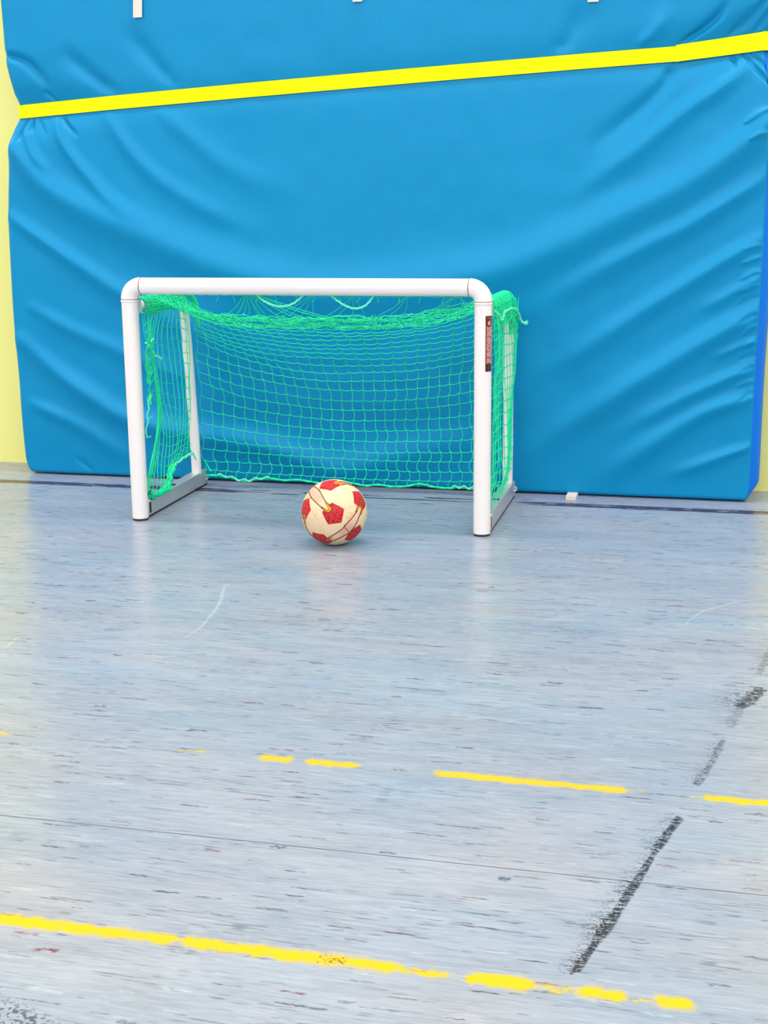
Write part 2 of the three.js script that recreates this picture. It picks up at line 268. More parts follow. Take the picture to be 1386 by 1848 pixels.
sheet(0.43 + SEAM * 0.6, 2.156 - SEAM, -0.75, 1.55, 0.43 + SEAM * 0.6, 2.156 - SEAM, sheetTexture(-0.75, 1.55, 0.43, 2.156, 2048, 1537, 32));
sheet(2.156 + SEAM, 3.88 - SEAM, -0.1, 1.6, 2.156 + SEAM, 3.2, sheetTexture(-0.1, 1.6, 2.156, 3.2, 2048, 1258, 33));
for (let z = 3.88; z < HALL.z1; z += 1.725) sheet(z + SEAM, Math.min(HALL.z1, z + 1.725 - SEAM));

// ---------------------------------------------------------------- walls and ceiling
const plasterBump = dataTexture(256, 256, (i, j) => { const v = 128 + (noise(i / 3, j / 3, 41) - 0.5) * 70 + (noise(i / 14, j / 14, 42) - 0.5) * 60; return [v, v, v]; });
plasterBump.wrapS = plasterBump.wrapT = THREE.RepeatWrapping; plasterBump.repeat.set(12, 6);
const yellowPaint = mat([0.88, 0.87, 0.28], 0.55, { bumpMap: plasterBump, bumpScale: 0.0008 });
const creamPaint = mat([0.82, 0.8, 0.72], 0.6), whitePaint = mat([0.86, 0.86, 0.86], 0.7);
structure('wall_back', box(HALL.x0 - 0.2, HALL.x1 + 0.2, 0, HALL.top + 0.2, HALL.z0 - 0.2, HALL.z0), yellowPaint, 'pale yellow painted wall behind the blue mat', 'wall');
structure('wall_front', box(HALL.x0 - 0.2, HALL.x1 + 0.2, 0, HALL.top + 0.2, HALL.z1, HALL.z1 + 0.2), creamPaint, 'cream hall wall behind the viewer', 'wall');
structure('wall_left', box(HALL.x0 - 0.2, HALL.x0, 0, HALL.top + 0.2, HALL.z0, HALL.z1), creamPaint, 'cream hall wall far to the left', 'wall');
structure('wall_right', box(HALL.x1, HALL.x1 + 0.2, 0, HALL.top + 0.2, HALL.z0, HALL.z1), creamPaint, 'cream hall wall far to the right', 'wall');
structure('ceiling', box(HALL.x0, HALL.x1, HALL.top, HALL.top + 0.2, HALL.z0, HALL.z1), whitePaint, 'white hall ceiling carrying the lamps', 'ceiling');
const lampCase = mat([0.8, 0.8, 0.8], 0.4), lampGlow = new THREE.MeshStandardMaterial({ color: 0xffffff, roughness: 0.6, emissive: LAMP_COLOR, emissiveIntensity: 1 });
const lampFrame = mergeGeometries([new RoundedBoxGeometry(LAMP_SIZE[0] + 0.1, 0.1, LAMP_SIZE[1] + 0.1, 2, 0.02).translate(0, 0.07, 0), box(-0.8, -0.76, 0.1, HALL.top - LAMP_Y, -0.02, 0.02), box(0.76, 0.8, 0.1, HALL.top - LAMP_Y, -0.02, 0.02)].map((g) => g.index ? g.toNonIndexed() : g));
LAMP_SPOTS.forEach(([x, z], n) => {
  const o = new THREE.Group(); o.name = 'ceiling_lamp' + (n ? '_' + String(n).padStart(3, '0') : ''); o.position.set(x, LAMP_Y, z); scene.add(o);
  tag(o, 'wide white ceiling lamp, ' + ['left', 'middle', 'right'][n % 3] + ' one of the ' + ['row nearest the yellow wall', 'second row from the yellow wall', 'third row from the yellow wall', 'row farthest from the yellow wall'][Math.floor(n / 3)], 'lamp', 'ceiling lamps of the hall');
  part('housing', lampFrame, lampCase, o); part('lamp_diffuser', box(-LAMP_SIZE[0] / 2, LAMP_SIZE[0] / 2, 0, 0.03, -LAMP_SIZE[1] / 2, LAMP_SIZE[1] / 2), lampGlow, o);
  const l = new THREE.RectAreaLight(LAMP_COLOR, LAMP_LIGHT, ...LAMP_SIZE); l.name = 'lamp_light'; l.position.set(0, -0.01, 0); l.rotation.x = -Math.PI / 2; o.add(l);
});

// ---------------------------------------------------------------- the thick blue crash mat leaning on the wall
const MAT = { top: 2.0, bottom: 0.004, z: -0.643, back: -0.842 };
const LEFT_EDGE = [[0, -1.318], [0.02, -1.332], [0.06, -1.342], [0.38, -1.344], [0.59, -1.346], [0.8, -1.345], [0.99, -1.34], [1.16, -1.326], [1.24, -1.316], [1.3, -1.299], [1.345, -1.28], [1.378, -1.28], [1.42, -1.293], [1.5, -1.308], [1.6, -1.314], [2, -1.32]];
const RIGHT_EDGE = [[0, 1.38], [0.02, 1.388], [0.06, 1.391], [0.44, 1.391], [0.77, 1.396], [1.14, 1.396], [1.35, 1.392], [1.5, 1.37], [1.62, 1.395], [2, 1.4]];
const leftEdge = (y) => table(LEFT_EDGE, y)[0], rightEdge = (y) => table(RIGHT_EDGE, y)[0];
const strapY = (x) => x < 1.092 ? lerp(1.3575, 1.482, clamp((x + 1.256) / 2.348, -0.1, 1)) + 0.004 * Math.sin(clamp((x + 1.256) / 2.348) * 3.14) : lerp(1.483, 1.5145, (x - 1.092) / 0.287);
const foldLines = FOLDS.map(([a, w, pts]) => {
  const P = resample(pts.map((q) => [q[0] / 1000, q[1] / 1000]), Math.max(10, pts.length * 4)), len = [0];
  for (let k = 1; k < P.length; k++) len.push(len[k - 1] + Math.hypot(P[k][0] - P[k - 1][0], P[k][1] - P[k - 1][1]));
  const m = w / 1000 * 3.6, xs = P.map((q) => q[0]), ys = P.map((q) => q[1]), held = Math.abs(P[0][0] - 0.03) > 1.27 || Math.abs(P[0][1] - strapY(P[0][0])) < 0.05, both = Math.abs(P[0][0]) > 1.25 && Math.abs(P[P.length - 1][0]) > 1.25;
  return { a: a / 1000, w: w / 1000, P, len, total: len[len.length - 1], box: [Math.min(...xs) - m, Math.max(...xs) + m, Math.min(...ys) - m, Math.max(...ys) + m], both, held };
});
function folds(x, y) {
  let h = 0;
  for (const f of foldLines) {
    if (x < f.box[0] || x > f.box[1] || y < f.box[2] || y > f.box[3]) continue;
    let best = 1e9, at = 0;
    for (let k = 1; k < f.P.length; k++) {
      const a = f.P[k - 1], b = f.P[k], dx = b[0] - a[0], dy = b[1] - a[1], l = dx * dx + dy * dy, t = clamp(((x - a[0]) * dx + (y - a[1]) * dy) / l), ex = x - a[0] - dx * t, ey = y - a[1] - dy * t, d = ex * ex + ey * ey;
      if (d < best) { best = d; at = f.len[k - 1] + Math.sqrt(l) * t; }
    }
    const s = at / f.total, w = f.w * (f.both ? 0.55 + 0.6 * Math.sin(Math.PI * s) : f.held ? 0.6 + 0.55 * s : 1.15 - 0.5 * s), q = best / (w * w); if (q > 9) continue;
    const taper = f.both ? 0.75 + 0.25 * Math.sin(Math.PI * s) : (f.held ? 0.5 + 0.5 * smooth(0, 0.12, s) : smooth(0, 0.45, s)) * (f.held ? 1 - smooth(0.5, 1, s) : 1 - 0.6 * smooth(0.8, 1, s));
    h += f.a * taper * Math.exp(-q);
  }
  return h;
}
function matFront(x, y, plain) {               // how far the cover stands forward of MAT.z
  const xl = leftEdge(y), xr = rightEdge(y), bulge = 0.012 * Math.sin(Math.PI * clamp(y / 1.42));
  let h = bulge + (noise(x * 5, y * 5, 51) - 0.5) * 0.005 + (noise(x * 14, y * 14, 52) - 0.5) * 0.0018;
  const ds = y - strapY(x), end = Math.max(smooth(0.5, 0, x - xl), smooth(0.55, 0, xr - x));
  h -= (0.006 + 0.022 * end) * Math.exp(-ds * ds / (0.05 * 0.05 * (1 + end)));
  if (!plain) h += 2.0 * folds(x, y) * smooth(0.0, 0.02, y) * (0.35 + 0.65 * smooth(0.02, 0.06, Math.abs(ds)));
  const round = (d, r) => d >= r ? 0 : r * (1 - Math.sqrt(Math.max(0, 1 - (1 - Math.max(0, d) / r) ** 2)));
  h -= round(x - xl, 0.022) + round(xr - x, 0.006) + round(y - MAT.bottom, 0.016) + round(MAT.top - y, 0.03);
  return h;
}
const weave = dataTexture(512, 512, (i, j) => { const v = 128 + (noise(i / 1.6, j / 1.6, 61) - 0.5) * 90 + (noise(i / 5, j / 5, 62) - 0.5) * 50 + ((i + j) % 4 < 2 ? 12 : -12); return [v, v, v]; });
weave.wrapS = weave.wrapT = THREE.RepeatWrapping; weave.repeat.set(7, 4.6);
const vinyl = mat([0.0, 0.255, 0.53], 0.42, { bumpMap: weave, bumpScale: 0.0005, specularIntensity: 0.4 });
const royalVinyl = mat([0.0, 0.17, 0.78], 0.5, { specularIntensity: 0.3 });
const crashMat = new THREE.Group(); crashMat.name = 'crash_mat'; crashMat.position.set(0.03, 0, MAT.z); scene.add(crashMat);
tag(crashMat, 'huge wrinkled blue vinyl gym mat standing upright against the yellow wall', 'gym mat');
const own = (x, y, z) => [x - 0.03, y, z - MAT.z];
const spread = (t) => { const e = 0.06; return t < 0.5 ? lerp(2 * t * t, t, 1 - e) : lerp(1 - 2 * (1 - t) * (1 - t), t, 1 - e); };
part('front_cover', gridGeometry(720, 530, (u, v) => { const y = lerp(MAT.bottom, MAT.top, spread(v)), x = lerp(leftEdge(y), rightEdge(y), spread(u)); return own(x, y, MAT.z + matFront(x, y)); }), vinyl, crashMat);
const rim = (x, y) => MAT.z + matFront(x, y, true);
part('side_gusset', gridGeometry(14, 200, (u, v) => { const y = lerp(MAT.bottom, MAT.top, v), x = rightEdge(y), out = 0.038 * smooth(-0.01, 0.07, y) * (1 - 0.55 * Math.exp(-(((y - strapY(1.38)) / 0.07) ** 2))); return own(x + out * Math.sin(Math.PI * Math.pow(u, 0.7)) - 0.012 * u, y + 0.012 * u * (1 - v), lerp(rim(x, y), MAT.back, u)); }), royalVinyl, crashMat, 'royal blue side strip of the mat');
part('side_gusset', gridGeometry(14, 200, (u, v) => { const y = lerp(MAT.bottom, MAT.top, v), x = leftEdge(y); return own(x - 0.012 * Math.sin(Math.PI * u) * smooth(0, 0.05, y) * (1 - Math.exp(-(((y - 1.357) / 0.09) ** 2))) + 0.01 * u, y + 0.012 * u * (1 - v), lerp(MAT.back, rim(x, y), 1 - u)); }), vinyl, crashMat);
part('bottom_panel', gridGeometry(60, 4, (u, v) => { const x = lerp(leftEdge(MAT.bottom), rightEdge(MAT.bottom), u); return own(x, MAT.bottom + 0.012 * v, lerp(rim(x, MAT.bottom), MAT.back, v)); }), vinyl, crashMat);
part('top_panel', gridGeometry(60, 4, (u, v) => { const x = lerp(leftEdge(MAT.top), rightEdge(MAT.top), u); return own(x, MAT.top + 0.01 * Math.sin(3.14 * v), lerp(rim(x, MAT.top), MAT.back, v)); }), vinyl, crashMat);
part('back_cover', gridGeometry(2, 40, (u, v) => { const y = lerp(MAT.bottom + 0.012, MAT.top, v); return own(lerp(leftEdge(y) + 0.01, rightEdge(y) - 0.012, u), y, MAT.back); }), vinyl, crashMat);
const webbing = mat([0.74, 0.66, 0.6], 0.8);
for (const [x, yEnd, w, lean] of [[-0.763, 1.664, 0.034, 0.012], [0.028, 1.684, 0.034, 0], [0.818, 1.651, 0.036, -0.004]])
  part('handle_strap', gridGeometry(2, 12, (u, v) => { const y = lerp(MAT.top - 0.004, yEnd, v), q = x - lean * v; return own(q + (u - 0.5) * w, y, MAT.z + matFront(q, Math.min(y, 1.96), true) + 0.004 + 0.006 * v); }), new THREE.MeshPhysicalMaterial({ color: webbing.color, roughness: 0.75, side: THREE.DoubleSide }), crashMat, 'white webbing carry handle');
part('handle_strap', box(0.772 - 0.03, 0.807 - 0.03, 0.0, 0.012, -0.17, 0.072), webbing, crashMat, 'white webbing end under the mat');

// ---------------------------------------------------------------- yellow strap tied round the mat
const strapMat = mat([0.93, 0.93, 0.0], 0.6, { specularIntensity: 0.25 });
const strap = new THREE.Group(); strap.name = 'webbing_strap'; strap.position.set(0, 1.42, MAT.z); scene.add(strap);
tag(strap, 'bright yellow webbing strap tied slantwise round the blue mat', 'strap');
function band(name, line, lift, width, thick, label) {   // line(t) -> [x, y, z, nx, nz]
  const n = 420, pos = [], idx = [];
  for (let k = 0; k <= n; k++) {
    const t = k / n, [x, y, z, nx, nz, w] = line(t), W = (w || width) / 2;
    for (const [s, o] of [[-1, 0], [1, 0], [1, 1], [-1, 1]]) pos.push(x + nx * (lift + o * thick), y - 1.42 + s * W, z + nz * (lift + o * thick) - MAT.z);
    if (k) for (let s = 0; s < 4; s++) { const a = (k - 1) * 4 + s, b = (k - 1) * 4 + (s + 1) % 4; idx.push(a, b, b + 4, a, b + 4, a + 4); }
  }
  idx.push(0, 2, 1, 0, 3, 2, n * 4, n * 4 + 1, n * 4 + 2, n * 4, n * 4 + 2, n * 4 + 3);
  const g = new THREE.BufferGeometry(); g.setAttribute('position', new THREE.Float32BufferAttribute(pos, 3)); g.setIndex(idx);
  const f = g.toNonIndexed(); f.computeVertexNormals(); f.setAttribute('uv', new THREE.Float32BufferAttribute(new Float32Array(f.attributes.position.count * 2), 2));
  return part(name, f, strapMat, strap, label);
}
const faceZ = (x, y) => { let m = -9; for (const d of [-0.022, -0.011, 0, 0.011, 0.022]) m = Math.max(m, matFront(x, y + d, false)); return MAT.z + m; };
const xL = leftEdge(1.36);
band('strap_band', (t) => {
  if (t < 0.15) { const s = t / 0.15, y = 1.3565; if (s < 0.7) return [xL - 0.002, y, lerp(MAT.back + 0.004, rim(xL, y), s / 0.7), -1, 0, 0.046]; const a = (s - 0.7) / 0.3 * 1.57; return [xL - 0.002 + 0.024 * (1 - Math.cos(a)), y, rim(xL, y) + 0.0235 * Math.sin(a), -Math.cos(a), Math.sin(a), 0.046]; }
  const s = (t - 0.15) / 0.85, x = lerp(xL + 0.024, 1.18, s), y = strapY(Math.min(x, 1.092)) + Math.max(0, x - 1.092) * 0.1; return [x, y, faceZ(x, y), 0, 1, lerp(0.047, 0.0485, Math.sin(s * 3.14))];
}, 0.0042, 0.048, 0.002);
const xR = rightEdge(1.515);
band('strap_end', (t) => {
  if (t < 0.75) { const x = lerp(1.092, xR - 0.01, t / 0.75), y = strapY(x); return [x, y, faceZ(x, y) + 0.003 * smooth(0.16, 0.0, x - 1.092), 0, 1, lerp(0.052, 0.058, t)]; }
  const s = (t - 0.75) / 0.25, y = strapY(xR); if (s < 0.3) { const a = s / 0.3 * 1.57; return [xR - 0.004 + 0.012 * Math.sin(a), y, rim(xR, y) - 0.004 + 0.012 * Math.cos(a), Math.sin(a), Math.cos(a), 0.058]; }
  const q = (s - 0.3) / 0.7; return [xR + 0.008 + 0.03 * Math.sin(3.14 * Math.pow(q, 0.7)), y, lerp(rim(xR, y) - 0.004, MAT.back + 0.004, q), 1, 0, 0.058];
}, 0.0078, 0.054, 0.002, 'overlapping yellow strap end with a folded hem');

// ---------------------------------------------------------------- small aluminium goal with a green net
const goal = new THREE.Group(); goal.name = 'mini_goal'; goal.rotation.y = 0.009; scene.add(goal);
tag(goal, 'small white aluminium goal with a torn green net before the mat', 'goal');
const enamel = mat([0.85, 0.83, 0.83], 0.34, { metalness: 0.0, clearcoat: 0.25, clearcoatRoughness: 0.3 });
const bareAlu = mat([0.66, 0.66, 0.66], 0.38, { metalness: 0.65 });
const rubber = mat([0.015, 0.015, 0.018], 0.6), seamDirt = mat([0.35, 0.2, 0.16], 0.7), steel = mat([0.85, 0.85, 0.85], 0.3, { metalness: 0.6 }), dark = mat([0.02, 0.02, 0.02], 0.8), redPrint = mat([0.4, 0.02, 0.03], 0.5);
const HX = 0.573, HY = 0.7675, RT = 0.0268, RB = 0.041;
const tube = (r, h) => new THREE.CylinderGeometry(r, r, h, 40, 1);
part('crossbar', tube(RT, 2 * (HX - RB) - 0.006).rotateZ(Math.PI / 2).translate(0, HY, 0), enamel, goal);
for (const s of [-1, 1]) {
  const post = part('post', tube(RT, HY - RB - 0.008).translate(s * HX, (HY - RB - 0.008) / 2 + 0.006, 0), enamel, goal);
  part('foot_cap', new THREE.CylinderGeometry(RT + 0.0004, RT - 0.002, 0.0075, 36).translate(s * HX, 0.00385, 0), rubber, post, 'black rubber foot cap');
  const arc = new THREE.TorusGeometry(RB, RT + 0.0009, 24, 24, Math.PI / 2); if (s < 0) arc.rotateZ(Math.PI / 2); arc.translate(s * (HX - RB), HY - RB, 0);
  const elbow = part('corner_elbow', arc, enamel, goal);
  part('joint_ring', new THREE.TorusGeometry(RT - 0.0001, 0.0011, 8, 40).rotateX(Math.PI / 2).translate(s * HX, HY - RB - 0.001, 0), seamDirt, elbow, 'brown dirt line in the joint');
  part('joint_ring', new THREE.TorusGeometry(RT - 0.0001, 0.0011, 8, 40).rotateY(Math.PI / 2).translate(s * (HX - RB - 0.001), HY, 0), seamDirt, elbow, 'brown dirt line in the joint');
  part('collar', new THREE.TorusGeometry(RT + 0.0002, 0.0022, 8, 40).scale(1, 1, 1.6).rotateX(Math.PI / 2).translate(s * HX, HY - RB - 0.0065, 0), enamel, elbow);
  // bent tube: from the front corner back along the top, then down to the rear of the ground rail
  const zr = s < 0 ? -0.525 : -0.56, zt = s < 0 ? -0.47 : -0.545;
  const path = [[s * HX, 0.702, -0.02], [s * HX, 0.702, -0.15], [s * HX, 0.7, -0.3], [s * HX, 0.698, zt + 0.085], [s * HX, 0.686, zt + 0.035], [s * HX, 0.655, zt + 0.004], [s * HX, 0.6, zt - 0.004], [s * HX, 0.4, lerp(zt, zr, 0.5)], [s * HX, 0.2, lerp(zt, zr, 0.85)], [s * HX, 0.05, zr]];
  const curve = new THREE.CatmullRomCurve3(path.map((q) => new THREE.Vector3(...q)), false, 'centripetal');
  part('rear_tube', new THREE.TubeGeometry(curve, 90, 0.0178, 22), enamel, goal);
  const rx = s * 0.576, railG = new RoundedBoxGeometry(0.041, 0.052, 0.56, 3, 0.004).translate(rx, 0.031, -0.31);
  const rail = part('ground_rail', railG, bareAlu, goal, 'bare aluminium ground rail');
  part('rubber_strip', box(rx - 0.019, rx + 0.019, 0.0003, 0.0053, -0.585, -0.035), rubber, rail);
  part('hole_plug', new THREE.CylinderGeometry(0.0125, 0.0125, 0.002, 24).translate(rx, 0.0576, s < 0 ? -0.294 : -0.264), dark, rail, 'dark round hole in the rail');
  part('end_slot', box(rx + 0.0195, rx + 0.0212, 0.014, 0.05, -0.05, -0.036), s < 0 ? dark : redPrint, rail);
  part('bolt', new THREE.SphereGeometry(0.0045, 12, 8).translate(rx + 0.02, 0.056, -0.036), steel, rail);
  const zb = -0.592;
  part('net_hook', mergeGeometries([new THREE.TorusGeometry(0.008, 0.0022, 8, 20).rotateY(0.5).translate(rx + 0.02, 0.03, zb + 0.02), tube(0.003, 0.03).rotateX(Math.PI / 2).translate(rx + 0.02, 0.03, zb + 0.006)]), steel, rail);
  // socket where the top tube enters the corner
  part('tube_bracket', mergeGeometries([box(-0.024, 0.024, 0.021, 0.024, -0.05, -0.022), box(-0.024, 0.024, -0.024, -0.021, -0.05, -0.022), box(0.021, 0.024, -0.024, 0.024, -0.036, -0.022), box(-0.024, -0.021, -0.024, 0.024, -0.036, -0.022)]).translate(s * HX, 0.702, 0), steel, goal);
}
// sticker on the right post
{
  const W = 96, H = 720, R = rng(9), img = new Uint8Array(W * H * 4);
  const put = (x, y, c) => { if (x < 0 || y < 0 || x >= W || y >= H) return; const k = ((H - 1 - y) * W + x) * 4; img[k] = c[0]; img[k + 1] = c[1]; img[k + 2] = c[2]; img[k + 3] = 255; };
  const fillR = (x0, y0, x1, y1, c) => { for (let y = y0; y < y1; y++) for (let x = x0; x < x1; x++) put(x, y, c); };
  fillR(0, 0, W, H, [120, 20, 24]); fillR(0, 0, W, 120, [96, 14, 18]); fillR(0, 130, W, 630, [150, 48, 50]); fillR(0, 620, W, H, [64, 16, 30]);
  for (let x = 22; x < 78; x += 5) fillR(x, 24, x + 3, 32, [210, 150, 110]);
  for (let y = 52; y < 112; y++) { const h = (y - 52) / 60, a = 50 - 26 * h + 6 * Math.sin(h * 9), b = 52 + 22 * h; for (let x = Math.round(a); x < b; x++) put(x, y, Math.hypot(x - 52, y - 92) < 11 ? [150, 30, 20] : [250, 226, 190]); }
  for (let col = 18; col < 90; col += 9) for (let y = 140; y < 612; ) { const l = 4 + Math.floor(R() * 9); if (R() < 0.88) fillR(col, y, col + 5, Math.min(612, y + l), [236, 214, 206]); y += l + 3; }
  fillR(0, 266, W, 274, [60, 20, 26]); fillR(0, 540, W, 548, [50, 20, 26]);
  for (let k = 0; k < 60; k++) put(44 + Math.round(Math.sin(k / 6) * 4), 640 + k, [220, 180, 180]);
  part('sticker', new THREE.CylinderGeometry(RT + 0.0006, RT + 0.0006, 0.168, 16, 1, true, 0.44, 0.95).translate(HX, 0.6005, 0), new THREE.MeshPhysicalMaterial({ map: finish(img, W, H, true), roughness: 0.4, side: THREE.DoubleSide }), goal, 'narrow dark red warning sticker with rows of small print');
}
// ---- the net
const netGreen = mat([0.0, 0.78, 0.36], 0.6), netPale = mat([0.16, 0.9, 0.6], 0.65);
const net = new THREE.Group(); net.name = 'net'; net.userData.label = 'torn bright green knotted net'; goal.add(net);
const MID = [[0, 0.024, -0.572], [1, 0.046, -0.575], [2, 0.082, -0.578], [3, 0.116, -0.581], [4, 0.148, -0.583], [5, 0.184, -0.584], [6, 0.22, -0.584], [7, 0.258, -0.583], [8, 0.293, -0.581], [9, 0.329, -0.578], [10, 0.363, -0.575], [11, 0.398, -0.572], [12, 0.431, -0.552], [13, 0.462, -0.528], [14, 0.488, -0.5], [15, 0.511, -0.469], [16, 0.53, -0.435], [17, 0.549, -0.401], [18, 0.568, -0.368], [19, 0.585, -0.333], [20, 0.6, -0.298], [21, 0.614, -0.264], [26, 0.642, -0.15], [31, 0.668, -0.055], [33, 0.7, -0.03], [35, 0.742, -0.02]];
const EDGE_L = [[0, 0.035, -0.56], [11, 0.5, -0.528], [16, 0.6, -0.515], [21, 0.69, -0.46], [35, 0.735, -0.03]];
const EDGE_R = [[0, 0.03, -0.578], [11, 0.47, -0.572], [16, 0.6, -0.56], [21, 0.703, -0.5], [35, 0.735, -0.03]];
const RN = rng(5), jit = Array.from({ length: 60 }, () => RN());
function sheetAt(u, r) {
  const m = table(MID, r), e = u < 0.5 ? table(EDGE_L, r) : table(EDGE_R, r), b = Math.abs(2 * u - 1), w = 1 - Math.pow(b, r > 21 ? 3 : 2.1);
  const wide = 0.045 * smooth(8, 20, r) * (1 - smooth(24, 34, r));
  let x = lerp(-0.553, 0.558, u) - wide * Math.sin(2 * Math.PI * u) + 0.012 * Math.sin(Math.PI * u) * smooth(14, 2, r) + (noise(u * 9, r * 0.4, 71) - 0.5) * 0.012;
  let y = e[0] + (m[0] - e[0]) * w + (noise(u * 7, r * 0.5, 72) - 0.5) * 0.008, z = e[1] + (m[1] - e[1]) * w + (noise(u * 6, r * 0.45, 73) - 0.5) * 0.014;
  if (r > 21 && r < 33) { const k = smooth(21, 23, r) * smooth(33, 31, r); y += (noise(u * 22, r * 1.7, 74) - 0.5) * 0.022 * k; }
  return [x, Math.max(0.012, y), Math.max(-0.596, z)];
}
const COLS = 28, RTW = 0.00135;
const back = new Cords(), roof = new Cords();
for (let r = 1; r <= 35; r++) {
  if (r > 31 && r < 35) continue;
  const c = r <= 21 ? back : roof, pts = [];
  for (let k = 0; k <= COLS * 5; k++) { const u = k / (COLS * 5), f = (k % 5) / 5, q = sheetAt(u, r + (jit[r] - 0.5) * (r > 21 ? 0.5 : 0.15)); q[1] -= 0.0035 * Math.sin(Math.PI * f); q[2] += (Math.floor(k / 5) % 2 ? 1 : -1) * 0.002 * Math.sin(Math.PI * f); pts.push(q); }
  c.add(pts, RTW);
}
for (let k = 0; k <= COLS; k++) {
  const line = (r0, r1) => { const pts = []; for (let q = r0 * 5; q <= r1 * 5; q++) { const r = q / 5, row = Math.floor(r), f = r - row, low = 1 + 1.6 * smooth(9, 1, r); const p = sheetAt(k / COLS, r); p[0] += (row % 2 ? 1 : -1) * 0.0024 * low * Math.sin(Math.PI * f) + 0.002 * Math.sin(r * 1.7 + k); pts.push(p); } return pts; };
  back.add(line(0, 21), RTW); roof.add(line(21, 31), RTW * 0.9);
  for (let r = 1; r <= 35; r++) if (r < 32) (r <= 21 ? back : roof).knot(sheetAt(k / COLS, r), 0.0028);
}
for (let n = 0; n <= 18; n++) {                // thin strands fan up from the sagging fold to the lacing points on the crossbar
  const u = 0.3 + n * 0.036, a = sheetAt(u, 31), top = [0.33, 0.52, 0.64, 0.8, 0.93][Math.min(4, Math.floor((u - 0.24) / 0.14))], b = sheetAt(top, 35);
  roof.add([a, [lerp(a[0], b[0], 0.5) + 0.004, lerp(a[1], b[1], 0.5) - 0.004, lerp(a[2], b[2], 0.5)], b], 0.0009, 4);
}
part('back_netting', back.build(), netGreen, net);
part('roof_netting', roof.build(), netGreen, net);
// gathered hem of the roof: a fold of doubled mesh that hangs in the dense sagging band
{
  const c = new Cords();
  for (let n = 0; n < 7; n++) { const pts = []; for (let k = 0; k <= 150; k++) { const u = 0.03 + 0.95 * k / 150, p = sheetAt(u, 21 + n * 1.45 + 1.1 * noise(u * 12, n, 81)); p[1] += (noise(u * 30, n * 3, 82) - 0.5) * 0.012; pts.push(p); } c.add(pts, 0.0014); }
  const Q = rng(21); for (let n = 0; n < 90; n++) { const u = 0.06 + 0.9 * Q(), r = 22 + 8 * Q(), v = u + (Q() - 0.5) * 0.05, a = sheetAt(u, r), b = sheetAt(v, r + 1 + 2 * Q()); c.add([a, [(a[0] + b[0]) / 2, (a[1] + b[1]) / 2 - 0.006, (a[2] + b[2]) / 2], b], 0.0012); }
  // the fan that pulls up to the left rear corner and to the crossbar
  for (let n = 0; n < 9; n++) { const u = 0.02 + n * 0.018, pts = []; for (let k = 0; k <= 24; k++) { const t = k / 24, a = [-0.553, 0.7 - 0.004 * n, -0.44 + 0.012 * n], b = sheetAt(0.1 + 0.03 * n, 19 + n * 0.4); pts.push([lerp(a[0], b[0], t), lerp(a[1], b[1], t) - 0.02 * Math.sin(Math.PI * t), lerp(a[2], b[2], t)]); } c.add(pts, 0.0017); }
  for (let n = 0; n < 10; n++) { const u = 0.16 + 0.01 * n, pts = []; for (let k = 0; k <= 20; k++) { const t = k / 20, a = [-0.19 + 0.006 * n, 0.738, -0.012], b = sheetAt(u + 0.06 + 0.035 * n, 25 + (n % 3)); pts.push([lerp(a[0], b[0], t), lerp(a[1], b[1], t) - 0.012 * Math.sin(Math.PI * t), lerp(a[2], b[2], t)]); } c.add(pts, 0.0015); }
  part('gathered_mesh', c.build(), netGreen, net, 'dense bunched band of green mesh');
}
